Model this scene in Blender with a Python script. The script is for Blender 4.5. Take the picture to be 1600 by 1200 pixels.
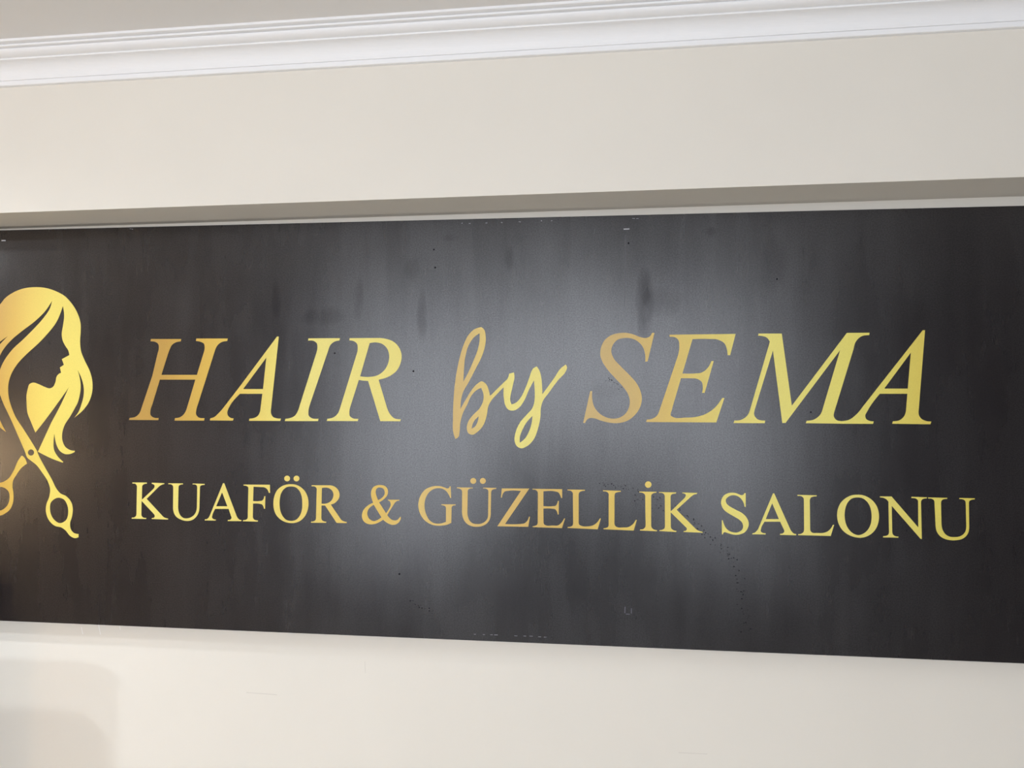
import bpy, bmesh, math, random
from mathutils import Vector, Matrix

random.seed(7)
S = bpy.context.scene
for o in list(bpy.data.objects):
    bpy.data.objects.remove(o)

# ------------------------------------------------------------------ camera
F = 1202.0                                   # focal length in pixels of the 1600 px wide frame
YAW, PITCH, ROLL = map(math.radians, (7.36, 2.14, 0.08))
CAM = Vector((0.0, -1.83, 1.65))
_f = Vector((-math.sin(YAW) * math.cos(PITCH), math.cos(YAW) * math.cos(PITCH), math.sin(PITCH)))
_r0 = Vector((math.cos(YAW), math.sin(YAW), 0))
_u0 = _r0.cross(_f)
RIGHT = _r0 * math.cos(ROLL) + _u0 * math.sin(ROLL)
UP = _u0 * math.cos(ROLL) - _r0 * math.sin(ROLL)
cd = bpy.data.cameras.new('camera')
cd.sensor_width = 36.0
cd.lens = F / 1600.0 * 36.0
cam = bpy.data.objects.new('camera', cd)
m = Matrix((RIGHT, UP, -_f)).transposed().to_4x4()
m.translation = CAM
cam.matrix_world = m
S.collection.objects.link(cam)
S.camera = cam

# ------------------------------------------------------------------ daylight and exposure
S.view_settings.view_transform = 'Standard'
S.view_settings.look = 'None'
S.view_settings.gamma = 1.0
S.view_settings.use_curve_mapping = False
S.view_settings.exposure = 0.14
world = bpy.data.worlds.new('sky')
S.world = world
world.use_nodes = True
bg = world.node_tree.nodes['Background']
bg.inputs['Color'].default_value = (0.89, 0.94, 1.03, 1)      # even overcast daylight
bg.inputs['Strength'].default_value = 6.6

YB = -3.90                                   # inner face of the shop-front wall behind the camera
# openings of the shop front: x0, x1, z0, z1 (two windows and the glazed upper part over the added door)
OPENINGS = [(-2.05, -0.98, 0.55, 2.50), (0.45, 1.10, 0.65, 2.50), (-0.94, 0.41, 1.42, 2.50)]
for pname, (x0, x1, z0, z1) in zip(('window_wide_back_offscreen', 'window_narrow_back_offscreen', 'door_light_back_offscreen'), OPENINGS):
    pl = bpy.data.lights.new(pname, 'AREA')
    pl.shape = 'RECTANGLE'
    pl.size = x1 - x0
    pl.size_y = z1 - z0
    pl.cycles.is_portal = True
    po = bpy.data.objects.new(pname, pl)
    po.location = ((x0 + x1) / 2, YB - 0.02, (z0 + z1) / 2)
    po.rotation_euler = (math.radians(90), 0, 0)     # faces +y, into the room
    S.collection.objects.link(po)

# small ceiling spotlights aimed at the wall under the sign: x, y, watts, colour
SPOTS = [((-3.69, -1.00), 110.0, (0.80, 0.90, 1.0)), ((-2.80, -0.67), 68.0, (0.90, 0.95, 1.0))]
AIM = Vector((-0.95, 0.0, 0.60))
GLOBE = ((-3.98, -2.55, 1.36), 0.13, (1.0, 0.70, 0.40), 52.0)   # globe of the floor lamp: centre, radius, colour, radiance

# ------------------------------------------------------------------ helpers
def unproject(px, py, Y):
    """photo pixel -> point on the vertical plane y = Y"""
    d = RIGHT * ((px - 800) / F) - UP * ((py - 600) / F) + _f
    return CAM + d * ((Y - CAM.y) / d.y)

def link(o):
    S.collection.objects.link(o)
    return o

def tag(o, label=None, cat=None, group=None, kind=None):
    if label: o['label'] = label
    if cat: o['category'] = cat
    if group: o['group'] = group
    if kind: o['kind'] = kind
    return o

def mesh_obj(name, bm, mat, parent=None):
    me = bpy.data.meshes.new(name)
    bm.normal_update()
    bm.to_mesh(me)
    bm.free()
    me.materials.append(mat)
    o = link(bpy.data.objects.new(name, me))
    if parent:
        o.parent = parent
    return o

def empty(name, loc):
    o = link(bpy.data.objects.new(name, None))
    o.location = loc
    o.empty_display_size = 0.1
    return o

def add_box(bm, x0, x1, y0, y1, z0, z1):
    vs = [bm.verts.new((x, y, z)) for x in (x0, x1) for y in (y0, y1) for z in (z0, z1)]
    for f in ((0, 1, 3, 2), (4, 6, 7, 5), (0, 4, 5, 1), (2, 3, 7, 6), (0, 2, 6, 4), (1, 5, 7, 3)):
        bm.faces.new([vs[i] for i in f])
    return vs

def add_cyl(bm, c, r, h, axis='z', n=20, r2=None):
    r2 = r if r2 is None else r2
    mt = {'z': Matrix(), 'y': Matrix.Rotation(math.radians(90), 4, 'X')}[axis]
    bmesh.ops.create_cone(bm, cap_ends=True, segments=n, radius1=r, radius2=r2, depth=h,
                          matrix=Matrix.Translation(c) @ mt)

def bevel(bm, w, seg=2):
    bmesh.ops.recalc_face_normals(bm, faces=bm.faces)
    bmesh.ops.bevel(bm, geom=bm.edges[:], offset=w, segments=seg, affect='EDGES', profile=0.6)

# ------------------------------------------------------------------ materials
class NT:
    def __init__(s, name):
        s.mat = bpy.data.materials.new(name)
        s.mat.use_nodes = True
        s.t = s.mat.node_tree
        s.b = s.t.nodes['Principled BSDF']
    def n(s, typ, **kw):
        nd = s.t.nodes.new(typ)
        for k, v in kw.items():
            if k in nd.inputs.keys():
                nd.inputs[k].default_value = v
            else:
                setattr(nd, k, v)
        return nd
    def l(s, a, b):
        s.t.links.new(a, b)
    def math(s, op, a, b=None, c=None, clamp=False):
        nd = s.t.nodes.new('ShaderNodeMath')
        nd.operation = op
        nd.use_clamp = clamp
        for i, v in enumerate((a, b, c)):
            if v is None: continue
            if isinstance(v, (int, float)): nd.inputs[i].default_value = v
            else: s.l(v, nd.inputs[i])
        return nd.outputs[0]
    def mapping(s, src, scale=(1, 1, 1), loc=(0, 0, 0)):
        mp = s.n('ShaderNodeMapping')
        mp.inputs['Scale'].default_value = scale
        mp.inputs['Location'].default_value = loc
        s.l(src, mp.inputs['Vector'])
        return mp.outputs[0]

def paint(name, color, var=0.03, rough=0.6, bump=0.02, scale=3.0):
    """painted plaster: faint cloudy tone and fine roller relief"""
    k = NT(name)
    tc = k.n('ShaderNodeTexCoord').outputs['Object']
    n1 = k.n('ShaderNodeTexNoise', Scale=scale, Detail=4.0)
    k.l(tc, n1.inputs['Vector'])
    rp = k.n('ShaderNodeValToRGB')
    rp.color_ramp.elements[0].position = 0.3
    rp.color_ramp.elements[1].position = 0.7
    rp.color_ramp.elements[0].color = tuple(c * (1 - var) for c in color) + (1,)
    rp.color_ramp.elements[1].color = tuple(min(1, c * (1 + var)) for c in color) + (1,)
    k.l(n1.outputs['Fac'], rp.inputs['Fac'])
    k.l(rp.outputs['Color'], k.b.inputs['Base Color'])
    k.b.inputs['Roughness'].default_value = rough
    k.b.inputs['Specular IOR Level'].default_value = 0.25
    if bump:
        n2 = k.n('ShaderNodeTexNoise', Scale=160.0, Detail=3.0)
        k.l(tc, n2.inputs['Vector'])
        bp = k.n('ShaderNodeBump', Strength=bump, Distance=0.002)
        k.l(n2.outputs['Fac'], bp.inputs['Height'])
        k.l(bp.outputs['Normal'], k.b.inputs['Normal'])
    return k.mat

def plain(name, color, rough=0.5, spec=0.4, metal=0.0):
    k = NT(name)
    tc = k.n('ShaderNodeTexCoord').outputs['Object']
    n1 = k.n('ShaderNodeTexNoise', Scale=40.0, Detail=2.0)
    k.l(tc, n1.inputs['Vector'])
    mx = k.n('ShaderNodeMix', data_type='RGBA')
    mx.inputs[6].default_value = tuple(c * 0.95 for c in color) + (1,)
    mx.inputs[7].default_value = tuple(min(1, c * 1.05) for c in color) + (1,)
    k.l(n1.outputs['Fac'], mx.inputs[0])
    k.l(mx.outputs[2], k.b.inputs['Base Color'])
    k.b.inputs['Roughness'].default_value = rough
    k.b.inputs['Specular IOR Level'].default_value = spec
    k.b.inputs['Metallic'].default_value = metal
    return k.mat

def srgb(h):
    def f(v):
        v /= 255.0
        return v / 12.92 if v <= 0.04045 else ((v + 0.055) / 1.055) ** 2.4
    return tuple(f(int(h[i:i + 2], 16)) for i in (0, 2, 4))

GOLD_GAIN = 0.93
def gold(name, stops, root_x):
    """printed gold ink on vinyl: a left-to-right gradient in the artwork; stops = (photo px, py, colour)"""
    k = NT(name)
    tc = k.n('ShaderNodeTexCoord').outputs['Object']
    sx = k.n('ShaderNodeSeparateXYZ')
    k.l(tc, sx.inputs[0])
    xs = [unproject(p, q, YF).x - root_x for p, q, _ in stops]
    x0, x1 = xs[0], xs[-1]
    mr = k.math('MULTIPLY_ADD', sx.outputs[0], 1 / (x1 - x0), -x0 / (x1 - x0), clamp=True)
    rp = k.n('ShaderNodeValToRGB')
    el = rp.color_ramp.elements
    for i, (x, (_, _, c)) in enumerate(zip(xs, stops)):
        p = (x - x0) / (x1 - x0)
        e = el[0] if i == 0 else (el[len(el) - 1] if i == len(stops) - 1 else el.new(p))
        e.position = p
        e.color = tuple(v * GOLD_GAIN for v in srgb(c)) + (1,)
    k.l(mr, rp.inputs['Fac'])
    n1 = k.n('ShaderNodeTexNoise', Scale=420.0, Detail=2.0)
    k.l(tc, n1.inputs['Vector'])
    f = k.math('MULTIPLY_ADD', n1.outputs['Fac'], 0.16, 0.92)
    vm = k.n('ShaderNodeVectorMath', operation='SCALE')
    k.l(rp.outputs['Color'], vm.inputs[0])
    k.l(f, vm.inputs['Scale'])
    k.l(vm.outputs[0], k.b.inputs['Base Color'])
    k.b.inputs['Roughness'].default_value = 0.42
    k.b.inputs['Specular IOR Level'].default_value = 0.35
    return k.mat

YF = -0.030                                  # front face of the sign panel
SIGN = Vector((-0.415, YF, 1.114))           # base of the sign: middle of its lower edge

def vinyl():
    """black printed vinyl with a satin sheen, fine weave, wiped streaks and stains"""
    k = NT('black_vinyl')
    tc = k.n('ShaderNodeTexCoord').outputs['Object']
    # fine weave
    w1 = k.n('ShaderNodeTexNoise', Scale=330.0, Detail=2.0)
    k.l(tc, w1.inputs['Vector'])
    # cloudy wiping marks
    c1 = k.n('ShaderNodeTexNoise', Scale=2.6, Detail=5.0, Roughness=0.55)
    k.l(k.mapping(tc, (1.5, 1, 0.9), (3.1, 0, 1.7)), c1.inputs['Vector'])
    # downward streaks
    c2 = k.n('ShaderNodeTexNoise', Scale=5.0, Detail=4.0, Roughness=0.6, Distortion=0.4)
    k.l(k.mapping(tc, (4.2, 1, 0.55), (0.4, 0, 5.2)), c2.inputs['Vector'])
    cl = k.math('MULTIPLY_ADD', c1.outputs['Fac'], 0.9, -0.45)
    st = k.math('MULTIPLY_ADD', c2.outputs['Fac'], 0.50, -0.25)
    smear = k.math('ADD', cl, st)
    # individual stains (photo pixel, half width, half height in metres, depth)
    total = None
    wob = k.n('ShaderNodeTexNoise', Scale=22.0, Detail=3.0)
    k.l(k.mapping(tc, (1.6, 1, 0.6)), wob.inputs['Vector'])
    sx = k.n('ShaderNodeSeparateXYZ')
    k.l(tc, sx.inputs[0])
    for (px, py, hw, hh, a) in [(a_, b_, c_, d_, e_ * 0.62) for a_, b_, c_, d_, e_ in STAINS]:
        c = unproject(px, py, YF) - SIGN
        u = k.math('MULTIPLY_ADD', sx.outputs[0], 1 / hw, -c.x / hw)
        v = k.math('MULTIPLY_ADD', sx.outputs[2], 1 / hh, -c.z / hh)
        d = k.math('ADD', k.math('MULTIPLY', u, u), k.math('MULTIPLY', v, v))
        d = k.math('ADD', d, k.math('MULTIPLY_ADD', wob.outputs['Fac'], 2.4, -1.2))
        g = k.math('MULTIPLY', k.math('MULTIPLY_ADD', d, -0.8, 1.0, clamp=True), a)
        total = g if total is None else k.math('ADD', total, g)
    total = k.math('MINIMUM', total, 0.85)
    # base colour
    mx = k.n('ShaderNodeMix', data_type='RGBA')
    mx.inputs[6].default_value = (0.0080, 0.0066, 0.0078, 1)
    mx.inputs[7].default_value = (0.0140, 0.0120, 0.0135, 1)
    k.l(w1.outputs['Fac'], mx.inputs[0])
    k.l(mx.outputs[2], k.b.inputs['Base Color'])
    # gloss: wiped film changes roughness and strength of the sheen
    k.l(k.math('MULTIPLY_ADD', smear, 0.14, 0.275), k.b.inputs['Roughness'])
    sp = k.math('MULTIPLY_ADD', smear, 0.60, 0.72)
    sp = k.math('MULTIPLY', sp, k.math('SUBTRACT', 1.0, total))
    sp = k.math('MULTIPLY', sp, k.math('MULTIPLY_ADD', w1.outputs['Fac'], 0.9, 0.55))
    k.l(sp, k.b.inputs['Specular IOR Level'])
    bp = k.n('ShaderNodeBump', Strength=0.04, Distance=0.001)
    k.l(w1.outputs['Fac'], bp.inputs['Height'])
    k.l(bp.outputs['Normal'], k.b.inputs['Normal'])
    return k.mat

STAINS = [(1006, 470, 0.022, 0.075, 0.60), (1035, 470, 0.045, 0.035, 0.30), (432, 470, 0.012, 0.05, 0.35),
          (505, 495, 0.06, 0.022, 0.35), (560, 470, 0.014, 0.05, 0.35), (660, 495, 0.014, 0.06, 0.40),
          (645, 420, 0.02, 0.03, 0.30), (795, 405, 0.014, 0.03, 0.35), (1110, 362, 0.016, 0.012, 0.40),
          (945, 610, 0.035, 0.02, 0.12), (705, 372, 0.02, 0.012, 0.35), (1210, 410, 0.03, 0.06, 0.25)]

M = dict(
    wall=paint('cream_paint', (0.80, 0.760, 0.680), 0.015, 0.55, 0.03),
    ceiling=paint('ceiling_paint', (0.80, 0.785, 0.765), 0.01, 0.7, 0.02),
    white=paint('white_gloss_paint', (0.90, 0.90, 0.90), 0.005, 0.45, 0.0),
    floor=paint('floor_stone', (0.72, 0.69, 0.635), 0.04, 0.4, 0.0, 2.0),
    side=paint('taupe_paint', (0.30, 0.255, 0.215), 0.03, 0.7, 0.02),
    grey=paint('grey_paint', (0.30, 0.27, 0.255), 0.03, 0.7, 0.02),
    dark=plain('dark_metal', (0.03, 0.03, 0.032), 0.5),
    frame=plain('window_white', (0.8, 0.8, 0.8), 0.4),
    black=vinyl(),
    edge=plain('panel_edge_black', (0.012, 0.011, 0.013), 0.5),
    chip=plain('white_chip', (0.42, 0.42, 0.45), 0.6),
    pale=plain('pale_edge_wear', (0.24, 0.24, 0.26), 0.6),
    seam=plain('sheen_grey_seam', (0.085, 0.083, 0.092), 0.4, 0.4),  # real seam, but its grey is lifted to imitate the surrounding sheen
    speck=plain('dark_residue', (0.010, 0.009, 0.012), 0.8, 0.1),
    scratch=plain('pale_scratch', (0.93, 0.92, 0.89), 0.6),
    hairline=plain('grey_hairline', (0.70, 0.66, 0.59), 0.7),
    wood=paint('brown_wood', (0.34, 0.22, 0.13), 0.15, 0.45, 0.0, 6.0),
    glass=plain('silvered_glass', (0.85, 0.86, 0.86), 0.03, 0.5, 1.0),
    steel=plain('brushed_steel', (0.6, 0.6, 0.6), 0.35, 0.5, 1.0),
)

# ------------------------------------------------------------------ the room
ZC = 2.518                                   # ceiling
ZS = 2.134                                   # underside of the bulkhead above the sign
YU = -0.150                                  # front of the bulkhead
X0, X1 = -4.20, 2.90

def struct(name, boxes, mat, label=None, parent=None):
    bm = bmesh.new()
    for b in boxes:
        add_box(bm, *b)
    o = mesh_obj(name, bm, mat, parent)
    if not parent:
        o['kind'] = 'structure'
    if label: o['label'] = label
    return o

struct('floor', [(X0, X1, YB, 0, -0.10, 0)], M['floor'], 'pale stone floor of the salon')
wall_front = struct('wall_front', [(X0, X1, 0, 0.15, 0, ZC)], M['wall'], 'cream plaster wall carrying the black sign')
struct('wall_upper', [(X0, X1, YU, 0, ZS, ZC)], M['wall'], 'cream bulkhead projecting above the black sign')
struct('ceiling', [(X0, X1, YB, 0.15, ZC, ZC + 0.10)], M['ceiling'], 'pale grey painted ceiling')
struct('wall_left', [(X0 - 0.12, X0, YB, 0.15, 0, ZC)], M['side'], 'taupe side wall beyond the added mirror')
struct('wall_right', [(X1, X1 + 0.12, YB, 0.15, 0, ZC)], M['grey'], 'grey side wall facing the taupe wall')
(a0, a1, az0, az1), (b0, b1, bz0, bz1), (c0, c1, cz0, cz1) = OPENINGS
struct('wall_back', [(X0, a0, YB - 0.15, YB, 0, ZC), (b1, X1, YB - 0.15, YB, 0, ZC), (a0, b1, YB - 0.15, YB, az1, ZC),
                     (a0, a1, YB - 0.15, YB, 0, az0), (b0, b1, YB - 0.15, YB, 0, bz0),
                     (a1, c0, YB - 0.15, YB, 0, az1), (c1, b0, YB - 0.15, YB, 0, az1)],
       M['grey'], 'grey shop-front wall opposite the sign')
def opening(name, x0, x1, z0, z1, label, bars, door_to=None):
    w = empty(name, ((x0 + x1) / 2, YB, z0 if door_to is None else 0))
    tag(w, label, kind='structure')
    def part(n_, b, mat):
        return struct(n_, [tuple(v - w.location[i // 2] for i, v in enumerate(b))], mat, None, w)
    t = 0.04
    for b in ((x0, x1, z0, z0 + t), (x0, x1, z1 - t, z1), (x0, x0 + t, z0 + t, z1 - t), (x1 - t, x1, z0 + t, z1 - t)):
        part('window_frame', (b[0], b[1], YB - 0.12, YB - 0.06, b[2], b[3]), M['dark'])
    for i in range(bars):
        xm = x0 + (x1 - x0) * (i + 1) / (bars + 1)
        part('mullion', (xm - 0.015, xm + 0.015, YB - 0.11, YB - 0.07, z0 + t, z1 - t), M['dark'])
    if door_to is not None:
        part('added_dark_panel', (x0, x1, YB - 0.11, YB - 0.06, 0.005, z0), M['dark'])  # added dark mass, stands in for a person's dark reflection in the sign
        part('door_handle', (x1 - 0.10, x1 - 0.07, YB - 0.06, YB - 0.02, 0.95, 1.20), M['steel'])
    else:
        part('window_sill', (x0 - 0.02, x1 + 0.02, YB - 0.06, YB + 0.06, z0 - 0.03, z0), M['frame'])
opening('window_1', a0, a1, az0, az1, 'wide dark-framed shop window beside the added door', 1)
opening('window_2', b0, b1, bz0, bz1, 'narrow dark-framed shop window beside the added door', 0)
opening('added_door_1', c0, c1, cz0, cz1, 'dark door added to dim the sign reflection, with a tall open light above it', 0, 0)

# plaster cornice: (projection from the bulkhead, height)
prof = [(0.0, 2.4430), (0.009, 2.4430), (0.0105, 2.4445), (0.0105, 2.4525), (0.0085, 2.4532), (0.0085, 2.4548), (0.0115, 2.4552)]
for i in range(0, 11):                       # cove
    a = math.pi / 2 * i / 10
    prof.append((0.0120 + 0.0305 * (1 - math.cos(a)), 2.4560 + 0.0318 * math.sin(a)))
prof += [(0.0432, 2.4880), (0.0470, 2.4882), (0.0476, 2.4890), (0.0476, 2.4912), (0.0468, 2.4920)]
for i in range(0, 9):                        # ovolo
    a = math.pi / 2 * i / 8
    prof.append((0.0490 + 0.0190 * math.sin(a), 2.4925 + 0.0105 * (1 - math.cos(a))))
prof += [(0.0680, 2.5036), (0.0655, 2.5040), (0.0655, 2.5056), (0.0760, 2.5062), (0.0760, 2.5100), (0.0735, 2.5104),
         (0.0735, 2.5118), (0.0860, 2.5124), (0.0870, 2.5132), (0.0870, 2.5180), (0.0, 2.5180)]
bm = bmesh.new()
ra = [bm.verts.new((X0, YU - o, z)) for o, z in prof]
rb = [bm.verts.new((X1, YU - o, z)) for o, z in prof]
for i in range(len(prof)):
    j = (i + 1) % len(prof)
    bm.faces.new((ra[i], ra[j], rb[j], rb[i]))
bm.faces.new(ra[::-1]); bm.faces.new(rb)
bmesh.ops.recalc_face_normals(bm, faces=bm.faces)
tag(mesh_obj('trim_1', bm, M['white']), 'white moulded cornice between bulkhead and ceiling', kind='structure')

# ------------------------------------------------------------------ outlines of the sign's artwork
def parse(s):
    pts = []
    for tok in s.split():
        sm = tok.endswith('s')
        a, b = tok.rstrip('s').split(',')
        pts.append((float(a), float(b), sm))
    return pts

def smooth(pts, sub=5):
    """closed outline; 's' points are passed smoothly (Catmull-Rom), the others are corners"""
    out = []
    n = len(pts)
    P = [Vector(p[:2]) for p in pts]
    for i in range(n):
        j = (i + 1) % n
        out.append(P[i].copy())
        if not (pts[i][2] or pts[j][2]):
            continue
        d = (P[j] - P[i]).length
        def tangent(k):
            a, b, c = P[k - 1], P[k], P[(k + 1) % n]
            la, lc = max((b - a).length, 1e-6), max((c - b).length, 1e-6)
            return ((b - a) / la * lc + (c - b) / lc * la) / (la + lc)      # non-uniform, no overshoot
        t0 = tangent(i) * d if pts[i][2] else None
        t1 = tangent(j) * d if pts[j][2] else None
        if t0 is None: t0 = (P[j] - P[i]) * 1.5 - t1 * 0.5
        if t1 is None: t1 = (P[j] - P[i]) * 1.5 - t0 * 0.5
        for q in range(1, sub):
            u = q / sub
            h = (2 * u ** 3 - 3 * u ** 2 + 1, u ** 3 - 2 * u ** 2 + u, -2 * u ** 3 + 3 * u ** 2, u ** 3 - u ** 2)
            out.append(P[i] * h[0] + t0 * h[1] + P[j] * h[2] + t1 * h[3])
    return out

def circle(cx, cy, r, n=28):
    return [Vector((cx + r * math.cos(2 * math.pi * i / n), cy + r * math.sin(2 * math.pi * i / n))) for i in range(n)]

def plate(name, contours, crop, mat, parent, label=None, thick=0.0005):
    """flat ink shape lying on the panel; contours in pixels of a crop (x0, y0, scale) of the photograph"""
    cx, cy, sc = crop
    cu = bpy.data.curves.new(name, 'CURVE')
    cu.dimensions = '2D'
    cu.fill_mode = 'BOTH'
    cu.extrude = thick / 2
    for c in contours:
        pts = smooth(parse(c)) if isinstance(c, str) else c
        sp = cu.splines.new('POLY')
        sp.points.add(len(pts) - 1)
        for q, p in zip(sp.points, pts):
            w3 = unproject(cx + p[0] / sc, cy + p[1] / sc, YF) - SIGN
            q.co = (w3.x, w3.z, 0, 1)
        sp.use_cyclic_u = True
    tmp = bpy.data.objects.new('tmp', cu)
    S.collection.objects.link(tmp)
    me = bpy.data.meshes.new_from_object(tmp)
    bpy.data.objects.remove(tmp)
    bpy.data.curves.remove(cu)
    me.name = name
    for v in me.vertices:
        x, y, z = v.co
        v.co = (x, -(z + thick / 2), y)
    me.materials.clear()
    me.materials.append(mat)
    o = link(bpy.data.objects.new(name, me))
    o.parent = parent
    if label: o['label'] = label
    return o

ART_TITLE = [  # letter, crop, outlines
 ('H', (195, 510, 7.5), ["307,148 662,148 657,176 600,187s 555,217s 525,275s 500,345 430,568 846,568 922,320 937,245s 928,203s 895,183s 834,172 840,142 1208,142 1200,172 1130,187s 1085,225s 1055,290 862,900 838,985s 836,1030s 862,1064s 935,1074 930,1104 583,1104 590,1074 650,1063s 693,1030s 722,980 752,880 828,624 412,624 322,920 300,1000s 303,1038s 330,1064s 398,1072 393,1098 50,1096 58,1072 125,1060s 168,1025s 198,955 325,575 385,320 400,245s 393,207s 368,186s 303,175"]),
 ('A', (320, 510, 7.5), ["848,118 868,120 865,150 775,985 778,1020s 800,1060s 840,1076s 893,1080 885,1108 518,1106 524,1080 580,1072s 625,1045s 650,990 675,790 412,790 280,960s 264,1010s 272,1045s 300,1070s 338,1078 330,1104 60,1102 66,1077 110,1063s 160,1020s 230,940 405,712", "722,365 683,734 450,734"]),
 ('I', (435, 510, 7.5), ["352,140 722,138 716,166 660,178s 615,212s 585,280 375,900 352,1010s 356,1045s 385,1072s 470,1082 465,1110 76,1110 83,1082 135,1075s 190,1050s 225,1000s 250,930 440,330 458,245s 452,200s 425,176s 350,166"]),
 ('R', (435, 510, 7.5), ["835,138 1190,136 1270,148s 1350,180s 1410,240s 1443,330s 1435,420s 1385,520s 1300,585s 1175,625 1275,960 1310,1030s 1355,1075s 1435,1088 1428,1112 1195,1110 1052,640 1000,636s 943,627 850,920 832,1010s 838,1050s 870,1076s 937,1083 930,1110 567,1108 574,1083 640,1068s 690,1030s 720,970 910,350 930,260s 922,205s 890,176s 832,164", "1070,196 1140,188s 1215,205s 1275,260s 1298,340s 1290,420s 1245,510s 1170,570s 1070,592s 958,586"]),
 ('by', (680, 490, 5.2174), ["375,110 395,125s 412,190s 405,270s 380,350s 335,440s 270,565s 228,640s 212,700s 206,778 250,700s 300,620s 340,575s 380,552s 415,575s 435,620s 447,672 500,620s 560,560s 590,530s 603,490 642,480 646,510s 632,590s 616,660s 612,710s 622,740 660,725s 700,680s 730,620s 765,530s 790,460s 800,445 828,430 850,465s 866,530s 872,600s 874,657 920,595s 970,525s 1030,440s 1065,415 1075,440s 1065,470s 1000,545s 930,640s 875,720s 862,770s 858,840s 840,930s 800,1030s 750,1080s 700,1098s 665,1080s 647,1030s 655,970s 690,890s 750,820s 795,765s 808,720s 812,640s 805,545 765,620s 725,710s 685,765s 640,790s 600,785s 575,755s 560,690s 558,600 510,650s 460,705s 435,750s 420,830s 395,905s 350,960s 300,988s 268,972s 258,935s 270,880s 310,825s 360,775s 390,715s 395,670s 375,605 330,630s 295,670s 262,740s 225,815s 205,890s 198,970s 190,1005s 165,1022 150,980s 145,850s 150,700s 165,540s 195,380s 230,260s 275,170s 325,125s",
   "362,160 362,220s 345,300s 310,390s 265,490s 230,555 235,450s 248,340s 280,245s 320,190s", "355,838 345,885s 325,920s 297,938 310,890s 330,860s", "793,835 785,900s 765,960s 730,1020s 690,1053 690,1010s 710,950s 750,880s"]),
 ('S', (890, 500, 5.3333), ["707,107 650,345 630,347 630,290s 610,225s 570,180s 520,155s 460,150s 400,165s 362,205s 347,260s 365,315s 420,380s 500,460s 560,530s 590,590s 602,650s 590,720s 550,785s 490,835s 410,858s 330,855s 260,838s 200,818s 165,818s 145,830s 130,858 113,857 172,592 188,592 188,650s 200,710s 235,765s 290,805s 355,822s 420,812s 470,775s 497,720s 500,660s 480,605s 440,550s 380,485s 310,405s 270,340s 256,290s 262,230s 295,165s 345,128s 410,110s 470,107s 530,120s 590,143s 630,150s 665,140s 688,107"]),
 ('E', (890, 500, 5.3333), ["832,123 1383,116 1338,293 1317,293 1310,240s 1290,195s 1240,165s 1160,158s 1024,160 940,446 1040,446s 1100,438s 1150,400s 1182,342 1201,342 1125,607 1104,607 1110,560s 1100,515s 1060,490s 1010,486s 928,486 845,770 843,795s 870,812s 960,814s 1050,808s 1130,785s 1200,740s 1272,650 1290,650 1222,854 638,850 643,830 690,822s 725,800s 750,750 905,290 914,215s 905,165s 880,145s 833,140"]),
 ('M', (1130, 500, 4.5714), ["252,97 418,97 490,612 883,92 1045,91 1043,108 985,118s 950,150s 930,210 792,660 790,690s 805,712s 850,722 848,741 590,737 596,720 650,710s 690,680s 715,620 835,215 445,735 422,736 355,218 225,640 222,680s 240,705s 300,718 296,737 74,736 80,718 130,712s 170,685s 195,630 333,155 310,125s 280,115s 250,112"]),
 ('A', (1130, 500, 4.5714), ["1425,73 1441,73 1395,655 1398,680s 1415,705s 1445,720s 1486,725 1480,745 1206,741 1213,723 1260,715s 1290,690s 1305,650 1315,527 1118,527 1030,650s 1014,685s 1022,708s 1045,720s 1075,724 1070,742 848,741 850,722 900,712s 945,680s 1000,615", "1340,232 1318,490 1150,490"]),
]
Z = 13.33333
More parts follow.
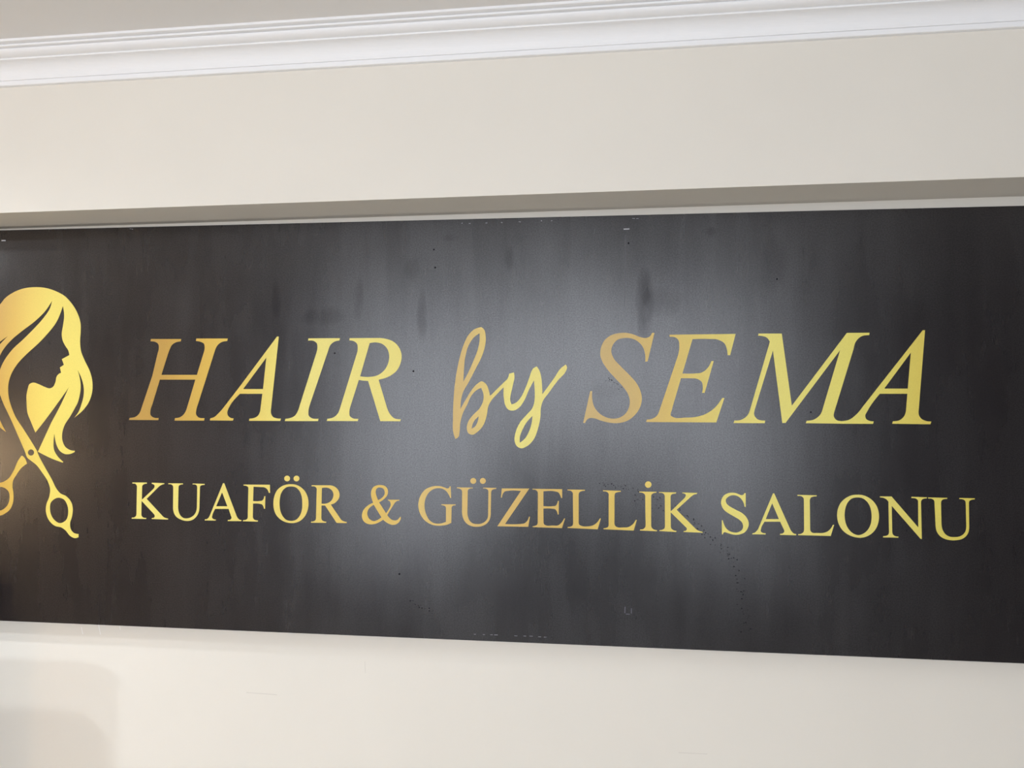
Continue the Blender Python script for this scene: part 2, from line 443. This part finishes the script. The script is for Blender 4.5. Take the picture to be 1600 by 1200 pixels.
ART_SUB = [
 ('K', (200, 740, Z), ["93,185 395,185 393,210 340,220s 305,245s 295,300 290,545 520,330 555,275s 553,240s 530,222s 495,210 500,190 762,200 755,218 700,235s 640,275 390,525 700,860 745,905s 785,925s 838,935 835,957 495,945 500,925 535,920s 560,890s 540,840 285,568 280,840 290,890s 320,915s 382,922 380,945 78,938 82,917 130,910s 165,885s 178,835 188,300 185,250s 165,220s 95,208"]),
 ('U', (200, 740, Z), ["842,202 1148,203 1146,225 1100,230s 1065,250s 1055,300 1045,700 1060,800s 1100,880s 1160,925s 1230,932s 1310,910s 1380,860s 1420,790s 1437,700 1443,300 1435,250s 1410,230s 1345,225 1350,207 1600,213 1597,235 1545,240s 1510,258s 1500,300 1490,700 1475,800s 1430,890s 1360,955s 1270,985s 1190,982s 1100,955s 1010,900s 960,820s 940,720 945,300 935,250s 910,228s 843,220"]),
 ('A', (310, 740, Z), ["515,200 540,200 800,890 830,935s 860,960s 900,970 893,990 612,988 618,965 660,960s 690,930s 680,880 632,735 350,735 290,880s 285,915s 305,940s 368,958 360,978 133,974 138,953 180,945s 215,915s 245,860", "495,390 605,680 372,680"]),
 ('F', (310, 740, Z), ["942,228 1490,232 1495,400 1470,402 1450,350s 1420,310s 1370,285s 1300,280s 1150,272 1140,572 1270,572s 1330,560s 1360,525s 1375,470 1395,470 1390,733 1368,733 1358,690s 1330,645s 1270,628s 1140,625 1135,900 1150,945s 1180,965s 1242,975 1238,1000 928,992 934,970 985,963s 1020,940s 1030,890 1042,320 1035,280s 1010,260s 945,250"]),
 ('O with two dots', (420, 740, Z), ["465,220s 550,228s 640,265s 740,350s 805,470s 828,610s 810,760s 750,890s 660,980s 560,1022s 460,1030s 350,1010s 240,950s 150,850s 105,720s 98,600s 120,460s 180,340s 270,265s 370,228s", "460,268s 560,285s 640,360s 685,470s 698,620s 690,760s 645,880s 570,960s 470,985s 370,965s 300,900s 250,800s 228,680s 230,540s 255,420s 310,330s 380,280s", circle(383, 102, 60), circle(578, 102, 60)]),
 ('R', (420, 740, Z), ["893,242 1270,242 1360,265s 1430,320s 1470,400s 1472,480s 1435,555s 1370,615s 1292,645 1480,920 1520,970s 1570,995s 1625,1008 1622,1030 1415,1027 1175,665 1100,663 1095,930 1110,970s 1140,990s 1200,1002 1195,1025 878,1022 883,1000 940,990s 975,965s 985,920 1000,350 995,300s 970,275s 893,264", "1108,300 1180,292s 1255,305s 1320,355s 1348,430s 1335,510s 1280,585s 1200,622s 1100,627"]),
 ('ampersand', (550, 740, Z), ["600,238s 680,255s 735,310s 750,380s 735,450s 690,510s 630,560s 565,598 710,825 780,720s 805,660s 805,620s 785,575s 750,558 752,543 988,545 985,563 940,570s 905,595s 860,660s 735,865 780,920s 830,960s 890,975s 950,960s 980,930s 1005,897 1017,910s 1000,980s 960,1030s 900,1062s 840,1068s 770,1045s 710,1010s 648,960 570,1010s 490,1045s 400,1057s 310,1040s 245,990s 210,910s 212,840s 240,760s 300,690s 370,640s 440,605 410,510s 398,430s 405,360s 430,300s 480,258s 540,240s", "590,290s 650,310s 678,360s 678,430s 640,490s 545,552 510,460s 495,380s 510,320s 545,293s", "455,650 615,912 540,960s 460,988s 390,965s 340,910s 320,840s 335,760s 380,700s"]),
 ('G', (645, 740, Z), ["510,257s 590,265s 660,288s 720,308s 750,300s 768,265 790,265 800,508 780,508 750,440s 700,370s 630,320s 540,303s 440,320s 350,380s 280,480s 248,600s 250,740s 285,860s 350,970s 440,1030s 530,1042s 620,1030s 692,1005 692,720 680,685s 650,668s 595,655 598,638 893,640 888,662 840,668s 815,690s 808,740 802,1025 720,1062s 620,1080s 520,1085s 420,1070s 310,1020s 210,930s 140,800s 115,660s 135,530s 190,410s 270,325s 380,275s"]),
 ('U with two dots', (645, 740, Z), ["920,285 1252,292 1248,308 1190,312s 1155,335s 1145,390 1138,800 1150,900s 1185,980s 1250,1035s 1330,1050s 1410,1045s 1490,1010s 1550,945s 1570,850 1575,390 1565,340s 1535,318s 1465,308 1470,292 1742,298 1738,318 1690,325s 1650,345s 1632,400 1625,850 1600,960s 1540,1040s 1450,1090s 1350,1107s 1250,1100s 1150,1060s 1080,990s 1040,900s 1025,800 1028,390 1015,340s 985,318s 918,303", circle(1260, 152, 62), circle(1460, 152, 62)]),
 ('Z', (755, 750, Z), ["388,175 960,178 455,917 780,915s 850,905s 910,860s 955,765 975,765 938,975 295,963 785,228 520,225s 450,240s 410,290s 390,368 370,368"]),
 ('E', (755, 750, Z), ["1027,183 1645,190 1645,375 1625,375 1600,310s 1565,258s 1500,238s 1255,235 1255,545 1450,545s 1510,535s 1540,490s 1555,437 1576,437 1572,718 1552,718 1535,655s 1500,610s 1440,598s 1255,595 1257,880 1268,920s 1300,942s 1450,948s 1560,945s 1620,900s 1688,800 1707,800 1640,1002 1027,982 1030,962 1090,950s 1125,925s 1137,880 1140,300 1130,240s 1100,212s 1028,200"]),
 ('L', (865, 750, Z), ["290,198 655,203 650,225 590,230s 540,255s 522,320 522,880 535,930s 580,955s 720,965s 830,940s 900,890s 965,800 985,802 918,1027 290,998 295,978 350,972s 392,950s 408,890 402,320 395,260s 365,230s 290,215"]),
 ('L', (865, 750, Z), ["1028,215 1402,225 1398,245 1340,252s 1285,275s 1270,340 1267,900 1280,950s 1320,980s 1450,988s 1560,980s 1640,930s 1713,830 1735,830 1668,1053 1038,1025 1042,1005 1095,997s 1135,975s 1147,910 1147,340 1140,275s 1110,248s 1030,235"]),
 ('I with a dot', (980, 750, Z), ["252,240 610,246 606,266 555,272s 510,300s 498,360 498,920 510,990s 545,1025s 622,1045 618,1068 265,1052 270,1030 330,1022s 370,990s 383,920 375,360 365,300s 335,275s 252,258", circle(438, 95, 68)]),
 ('K', (980, 750, Z), ["663,250 1018,258 1014,280 960,288s 915,310s 903,370 905,655 1180,390 1215,340s 1220,305s 1195,285s 1145,275 1150,260 1455,268 1450,290 1390,305s 1330,345 1030,620 1400,990 1450,1035s 1500,1062s 1575,1078 1570,1097 1173,1082 1178,1062 1220,1055s 1242,1025s 1230,990 905,672 908,950 920,1010s 955,1040s 1028,1060 1022,1083 670,1063 676,1043 735,1035s 775,1005s 787,940 783,370 775,310s 750,280s 663,268"]),
 ('S', (1115, 760, Z), ["640,138 668,140 668,425 645,428 630,360s 590,280s 530,220s 450,188s 370,188s 300,220s 258,270s 255,320s 290,380s 370,435s 480,495s 600,560s 680,640s 725,730s 730,800s 700,890s 640,960s 550,998s 450,1008s 350,990s 270,965s 225,952s 205,965s 197,998 173,998 170,705 190,705 215,790s 260,870s 330,930s 410,955s 490,958s 560,930s 605,880s 612,810s 590,750s 530,690s 430,630s 310,560s 220,490s 170,410s 155,340s 170,260s 220,185s 290,145s 380,130s 460,138s 530,165s 585,182s 620,172s"]),
 ('A', (1115, 760, Z), ["1237,145 1262,145 1600,900 1640,955s 1670,980s 1722,993 1718,1018 1382,1010 1388,985 1440,978s 1470,945s 1462,895 1385,735 1060,735 985,890s 980,930s 1000,955s 1085,975 1080,1000 805,998 812,975 860,962s 900,925s 930,880", "1220,350 1360,680 1085,680"]),
 ('L', (1235, 760, Z), ["147,175 550,185 545,208 480,213s 425,235s 403,290 410,870 420,930s 455,962s 560,970s 690,968s 770,940s 830,890s 885,800 910,802 840,1032 160,1015 165,995 225,985s 265,960s 285,890 280,290 270,240s 240,212s 147,198"]),
 ('O', (1300, 760, Z), ["540,172s 640,182s 750,225s 860,310s 940,430s 975,570s 970,720s 930,850s 850,960s 740,1035s 620,1068s 500,1062s 390,1030s 270,960s 180,860s 125,740s 105,600s 125,460s 190,330s 290,240s 410,185s", "530,230s 640,250s 730,320s 790,420s 820,550s 822,680s 800,800s 740,910s 650,985s 550,1015s 450,985s 370,920s 310,830s 275,720s 262,590s 280,450s 330,330s 410,255s"]),
 ('N', (1300, 760, Z), ["998,207 1240,210 1797,855 1793,330 1785,285s 1755,260s 1652,242 1657,215 1977,228 1972,250 1905,258s 1865,285s 1852,340 1870,1095 1847,1095 1243,405 1253,950 1268,1000s 1300,1028s 1385,1045 1380,1068 1062,1062 1068,1035 1130,1028s 1172,1003s 1187,950 1175,320 1130,268s 1080,242s 998,230"]),
 ('U', (1410, 760, Z), ["535,230 935,238 930,260 870,265s 820,290s 803,340 812,780 835,900s 890,990s 980,1045s 1080,1055s 1180,1045s 1260,1005s 1310,940s 1330,830 1318,350 1305,300s 1270,275s 1182,262 1188,240 1510,248 1505,270 1440,280s 1395,305s 1383,350 1390,850 1375,950s 1320,1040s 1240,1095s 1130,1120s 1020,1122s 900,1100s 790,1040s 715,940s 690,820 668,340 655,290s 620,262s 535,252"]),
]
PX = (0, 0, 1.0)
HAIR = ["0,475.8s 8.3,465.8s 21.7,456.7s 35,451.3s 55,448.7s 71.7,450s 86.7,454.7s 101.7,463s 113.3,475.8s 122.5,492.5s 126.2,506.7s 126.2,518.3s 125.3,533.3s 126.7,548.3s 132.5,563.3s 140.8,580.8s 144.5,596.7s 144.2,611.7s 138,630s 132,638.5s 116.4,652.4 122.8,643.7s 127.6,631s 130.2,621.7s 131.2,608.3s 128.3,593.3s 121.3,578 125.3,593.3s 126.2,606.7s 124.2,620s 121.2,630s 117.3,637.3s 110,650.2s 100.8,664.8s 97.5,675.8s 97.7,688.7s 102.7,698.8s 110,703.3s 116.8,704.3 116.8,706.1 110,709.2s 102.7,709.6s 94.4,705.2s 88.9,696s 86.5,686.8s 85.3,677.3 83.8,690.5s 84.7,703.3s 89.8,712.5s 99,721.7 98.1,722.8 82.5,717.1s 59.4,705.8 80.5,660 95.3,632s 107.8,605 96,622s 68,660 55.5,675.8 48.6,659.3s 43.1,644.7s 41.8,628s 41.5,620s 43.5,608s 46.5,600s 52,597.8s 60,600s 70,604.5s 78,606.8s 83,604.5s 86.5,598s 89.5,587s 92.5,584s 95.7,582.5 93.8,574.2 100,570 96.8,561.2 108.5,554.8 107,548s 102,540s 98.3,532.5s 96.7,523.3s 98.7,508.3s 100.3,496.7s 100,486.7s 98.3,478 95,488.3s 88.3,503.3s 75,520.8s 60,536.7s 41.7,553.3s 28.3,567.5s 18.3,583.3s 13.3,600s 12.8,608s 14,622s 18,636 6.4,632.8 0,616s -3.5,604s -4,592s 0,578.3s 5,566.7s 18.3,547.5s 36.7,530s 55,511.7s 68.3,496.7s 78.3,481.7s 81.7,469.7 71.7,485s 55,501.7s 33.3,518.3s 16.7,532.5s 5,546.7s 0,555.8s -9,576s -13,598s -10,625s -2,652s 9.2,674.6 0,667.6s -14,650s -22,628s -25,604s -22,580s -12,555s 0,538.3s 12.5,525.3 0,534s -16,549s -28,572s -33,600s -30,630s -24,652 -40,630s -46,600s -42,570s -36,540s -34,515s -26,496s -14,484s"]
SCISSORS = ["18,636 23.8,650.2s 36.7,670.3s 52.3,695.1s 57.6,704 59.4,708.8s 69.7,729s 80.7,748.3s 89.8,765.7s 94.4,770.8s 102.7,774.8s 110,782.2s 113.7,793.2s 112.8,806s 109.5,818.8s 110.9,827.1s 115.5,832.6s 122.8,834.4 122.8,839.4 117.3,840.8s 110,837.5s 102.7,828.9s 96.3,824.3s 86.2,821.6s 77,813.3s 72,799.6s 72.8,787.7s 77,776.7s 78.5,763.8s 75.2,752.8s 66,738.2s 56.8,726.3s 48.6,719.8s 43.1,715.3s 39.4,706.1s 27.5,678.6s 16.5,653.8s 6.4,632.8",
            circle(48.6, 707, 4.9, 20), "91.1,777.6s 79.8,784.9s 78.3,796.8s 83.4,810.6s 93.5,817.4s 102.7,813.3s 106.9,800.5s 105.4,789.5s 99.9,780.3s"]
HANDLE = ["34.8,712.1s 37.6,714.3s 42.2,724.4 34.8,729.9s 25.7,741.8s 20.5,751s 19.6,760.2s 21.1,771.2s 20.2,785.8s 15.6,795.9s 7.3,802.7s 0,805.6s -9,803s -16,793s -17,780s -13,766s -6,757s 0,754.5s 5.5,752.8s 13.8,747.3s 21.1,736.3s 30.3,717.1s",
          "0,761s 8.3,762.9s 13.8,768.4s 15.2,776.7s 12.8,787.7s 6.4,795s 0,797.8s -6,796s -10,788s -10,776s -6,766s"]

# ------------------------------------------------------------------ the sign
sign = empty('salon_sign', SIGN)
tag(sign, 'long black salon sign with gold lettering and hair and scissors emblem', 'sign')

# panel: black vinyl wrapped round a board 30 mm thick
tl, tr = Vector((-1.98, 0, 2.126)), Vector((1.15, 0, 2.1035))
bl, br = Vector((-1.98, 0, 1.1185)), Vector((1.15, 0, 1.1125))
bm = bmesh.new()
fr = [bm.verts.new((p.x - SIGN.x, 0, p.z - SIGN.z)) for p in (bl, br, tr, tl)]
bk = [bm.verts.new((p.x - SIGN.x, -YF, p.z - SIGN.z)) for p in (bl, br, tr, tl)]
bm.faces.new(fr); bm.faces.new(bk[::-1])
for i in range(4):
    j = (i + 1) % 4
    bm.faces.new((fr[j], fr[i], bk[i], bk[j]))
bevel(bm, 0.0016, 2)
panel = mesh_obj('panel', bm, M['black'], sign)
panel['label'] = 'black satin vinyl panel with faint wiped streaks'

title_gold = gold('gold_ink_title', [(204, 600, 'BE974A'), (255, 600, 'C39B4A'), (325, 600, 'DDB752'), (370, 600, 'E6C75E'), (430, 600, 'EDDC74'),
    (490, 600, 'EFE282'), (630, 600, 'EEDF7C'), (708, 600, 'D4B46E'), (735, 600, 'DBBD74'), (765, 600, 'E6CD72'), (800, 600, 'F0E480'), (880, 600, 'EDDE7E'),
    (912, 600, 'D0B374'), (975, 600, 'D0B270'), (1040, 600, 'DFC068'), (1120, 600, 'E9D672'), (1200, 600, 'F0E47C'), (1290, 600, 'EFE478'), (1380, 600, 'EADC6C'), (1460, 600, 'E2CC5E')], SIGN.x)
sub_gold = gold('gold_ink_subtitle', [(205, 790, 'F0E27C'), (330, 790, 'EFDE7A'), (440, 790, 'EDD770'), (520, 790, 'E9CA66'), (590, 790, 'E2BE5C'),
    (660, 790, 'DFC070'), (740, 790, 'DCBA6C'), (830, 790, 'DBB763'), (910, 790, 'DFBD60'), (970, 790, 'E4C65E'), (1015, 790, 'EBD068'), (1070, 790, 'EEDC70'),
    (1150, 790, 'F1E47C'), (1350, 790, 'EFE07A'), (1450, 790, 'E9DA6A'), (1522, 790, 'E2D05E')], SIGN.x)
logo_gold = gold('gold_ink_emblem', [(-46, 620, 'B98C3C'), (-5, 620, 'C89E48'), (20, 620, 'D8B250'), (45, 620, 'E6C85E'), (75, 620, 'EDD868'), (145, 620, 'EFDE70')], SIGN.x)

logo = plate('emblem', HAIR, PX, logo_gold, sign, 'gold profile of a woman with long flowing hair')
sc = plate('scissors', SCISSORS, PX, logo_gold, logo, 'gold scissors blade with finger ring')
plate('scissors_handle', HANDLE, PX, logo_gold, logo, 'gold crossing scissors handle')
for ch, crop, outl in ART_TITLE:
    plate('lettering' if ch == 'by' else 'letter', outl, crop, title_gold, sign,
          'gold handwritten word by' if ch == 'by' else 'large gold slanted letter ' + ch)
for ch, crop, outl in ART_SUB:
    plate('ampersand' if ch == 'ampersand' else 'letter', outl, crop, sub_gold, sign,
          'small gold ampersand' if ch == 'ampersand' else 'small gold upright letter ' + ch)

# small wear on the panel: staples, edge chips, scuffs, dried splashes
def quad(x, y, w_, h_, a=0.0):
    c, s = math.cos(a), math.sin(a)
    return [Vector((x + c * u - s * v, y + s * u + c * v)) for u, v in ((-w_, -h_), (w_, -h_), (w_, h_), (-w_, h_))]
for x, y, w_, h_, a in ((979, 358, 4.5, 0.8, -0.05), (6, 376, 3.2, 0.9, 0.0)):
    plate('staple', [quad(x, y, w_, h_, a)], PX, M['chip'], sign, 'small white staple', 0.0012)
chips = []
for x, y in ((204, 357.5), (207, 358.2), (722, 348.8), (734, 349.2), (760, 348.4), (784, 347.6), (812, 346.6), (846, 345.0), (862, 345.0), (990, 341.4), (996, 341.6)):
    chips.append(quad(x, y, random.uniform(0.8, 2.4), random.uniform(0.4, 0.7), random.uniform(-0.2, 0.2)))
for x, y in ((742, 991), (756, 991.5), (768, 991.8), (775, 992), (806, 993.5), (820, 993.8), (830, 994), (843, 995), (852, 995.5)):
    chips.append(quad(x, y, random.uniform(1.5, 3.5), 0.45, 0.03))
ch = plate('edge_chips', chips, PX, M['pale'], sign, 'tiny pale chips along the panel edges', 0.0003)
ch['kind'] = 'stuff'
sq = [quad(976.5, 953, 0.7, 5.0, 0.05), quad(986.5, 954.5, 0.6, 4.0, 0.0), quad(981, 959.5, 3.2, 0.5, 0.0)]
plate('scuff_mark', sq, PX, plain('grey_scuff', (0.16, 0.16, 0.19), 0.7), sign, 'small grey bracket-shaped scuff', 0.0003)
plate('seam_line', [quad(976.5, 425, 0.35, 58, 0.012)], PX, M['seam'], sign, 'faint vertical seam, its grey lifted to mimic sheen', 0.0003)
sp = []
def arc(x0, y0, x1, y1, bow, n, jit):
    for i in range(n):
        u = (i + random.random()) / n
        x = x0 + (x1 - x0) * u + random.gauss(0, jit)
        y = y0 + (y1 - y0) * u - bow * math.sin(math.pi * u) + random.gauss(0, jit)
        r = random.uniform(0.35, 0.85)
        sp.append([Vector((x + r * 1.5 * math.cos(q * 1.047), y + r * math.sin(q * 1.047))) for q in range(6)])
arc(935, 757, 1120, 845, 22, 60, 2.5)
arc(985, 775, 1150, 880, 14, 45, 4)
arc(1125, 850, 1160, 900, 8, 18, 3)
arc(1150, 900, 1170, 985, 0, 26, 5)
arc(945, 595, 970, 606, 4, 14, 2)
arc(640, 935, 680, 955, -4, 14, 2)
for x, y in ((1214, 436), (523, 552), (646, 580), (1267, 644), (678, 390), (624, 897), (680, 418), (982, 380)):
    sp.append(circle(x, y, 1.5, 8))
s_o = plate('dried_splashes', sp, PX, M['speck'], sign, 'dark dried splash specks', 0.0003)
s_o['kind'] = 'stuff'

# hairline scratches and marks on the wall below the sign
for k_, (xa, ya, xb, yb, wd, mt) in enumerate(((127, 980, 129.5, 991, 0.5, 'scratch'), (154, 976, 157, 991.5, 0.55, 'scratch'), (187, 978, 188, 984, 0.4, 'scratch'),
                             (570, 1033, 571, 1052, 0.4, 'hairline'), (385, 1082, 433, 1085.5, 0.7, 'hairline'), (1060, 1176, 1105, 1178, 0.5, 'hairline'))):
    A, B = unproject(xa, ya, 0), unproject(xb, yb, 0)
    d = (B - A).normalized()
    nrm = Vector((-d.z, 0, d.x)) * (wd * 0.0015)
    bm = bmesh.new()
    ps = [A - nrm, A + nrm, B + nrm, B - nrm]
    f0 = [bm.verts.new((p.x, -0.0002, p.z)) for p in ps]
    f1 = [bm.verts.new((p.x, 0.0, p.z)) for p in ps]
    bm.faces.new(f0); bm.faces.new(f1[::-1])
    for i in range(4):
        j = (i + 1) % 4
        bm.faces.new((f0[i], f1[i], f1[j], f0[j]))
    bmesh.ops.recalc_face_normals(bm, faces=bm.faces)
    mesh_obj('scratch', bm, M[mt], wall_front)

# ------------------------------------------------------------------ beyond the frame: added shadow-casting mirror, lamps
CX, CY, CZ = -1.64, -0.15, 1.2186            # upper right corner of the unseen mirror added to cast the stepped shadow
blocker = empty('added_shadow_mirror', (CX - 0.40, CY, 0))
tag(blocker, 'low wooden mirror on two feet, added to cast the stepped shadow, in front of the cream wall', 'mirror')
def cbox(name, b, mat, parent, bev=0.003):
    bm = bmesh.new()
    add_box(bm, *b)
    bevel(bm, bev, 1)
    return mesh_obj(name, bm, mat, parent)
cbox('back_board', (-0.395, 0.395, 0.0, 0.008, 0.12, CZ - 0.005), M['wood'], blocker, 0.001)
for b in ((-0.40, 0.40, CZ - 0.05, CZ), (-0.40, 0.40, 0.10, 0.15), (-0.40, -0.35, 0.15, CZ - 0.05), (0.35, 0.40, 0.15, CZ - 0.05)):
    cbox('frame_rail', (b[0], b[1], -0.015, 0.0, b[2], b[3]), M['wood'], blocker)
cbox('mirror_glass', (-0.35, 0.35, -0.004, 0.0, 0.15, CZ - 0.05), M['glass'], blocker, 0.001)
for s_ in (-1, 1):
    cbox('foot', (0.33 * s_ - 0.03, 0.33 * s_ + 0.03, -0.14, 0.12, 0.0, 0.035), M['wood'], blocker)
    cbox('leg', (0.33 * s_ - 0.02, 0.33 * s_ + 0.02, -0.01, 0.01, 0.035, 0.12), M['wood'], blocker)

def glow(name, color, strength):
    k = NT(name)
    tc = k.n('ShaderNodeTexCoord').outputs['Object']
    n1 = k.n('ShaderNodeTexNoise', Scale=30.0)
    k.l(tc, n1.inputs['Vector'])
    k.b.inputs['Base Color'].default_value = color + (1,)
    k.b.inputs['Emission Color'].default_value = color + (1,)
    k.l(k.math('MULTIPLY_ADD', n1.outputs['Fac'], strength * 0.1, strength * 0.95), k.b.inputs['Emission Strength'])
    return k.mat
for i, ((lx, ly), wt, col) in enumerate(SPOTS):
    r_ = empty('ceiling_lamp', (lx, ly, ZC))
    tag(r_, ('small round steel spotlight on the ceiling above the added mirror', 'small round steel spotlight on the ceiling near the taupe wall')[i == 0], 'lamp', 'small ceiling spotlights')
    bm = bmesh.new()
    add_cyl(bm, Vector((0, 0, -0.03)), 0.035, 0.06, 'z', 24, 0.04)
    mesh_obj('housing', bm, M['steel'], r_)
    bm = bmesh.new()
    add_cyl(bm, Vector((0, 0, -0.063)), 0.028, 0.006, 'z', 24)
    mesh_obj('lens', bm, M['frame'], r_)
    lname = ('ceiling_lamp_far_left_offscreen', 'ceiling_lamp_near_left_offscreen')[i]
    ld = bpy.data.lights.new(lname, 'SPOT')
    ld.energy = wt
    ld.color = col
    ld.shadow_soft_size = 0.028
    ld.spot_size = math.radians(75)
    ld.spot_blend = 1.0
    lo = link(bpy.data.objects.new(lname, ld))
    lo.parent = r_
    lo.location = (0, 0, -0.10)
    lo.rotation_euler = (AIM - Vector((lx, ly, ZC - 0.10))).to_track_quat('-Z', 'Y').to_euler()

gc, gr, gcol, gl = GLOBE
fl = empty('floor_lamp', (gc[0], gc[1], 0))
tag(fl, 'slim floor lamp with a warm glowing globe beside the taupe wall', 'lamp')
bm = bmesh.new()
add_cyl(bm, Vector((0, 0, 0.012)), 0.14, 0.024, 'z', 32, 0.13)
mesh_obj('base', bm, M['steel'], fl)
bm = bmesh.new()
add_cyl(bm, Vector((0, 0, 0.024 + (gc[2] - gr - 0.024) / 2)), 0.011, gc[2] - gr - 0.024, 'z', 16)
mesh_obj('pole', bm, M['steel'], fl)
bm = bmesh.new()
bmesh.ops.create_uvsphere(bm, u_segments=24, v_segments=14, radius=gr, matrix=Matrix.Translation((0, 0, gc[2])))
for f in bm.faces: f.smooth = True
mesh_obj('globe_offscreen', bm, glow('warm_globe', gcol, gl), fl)
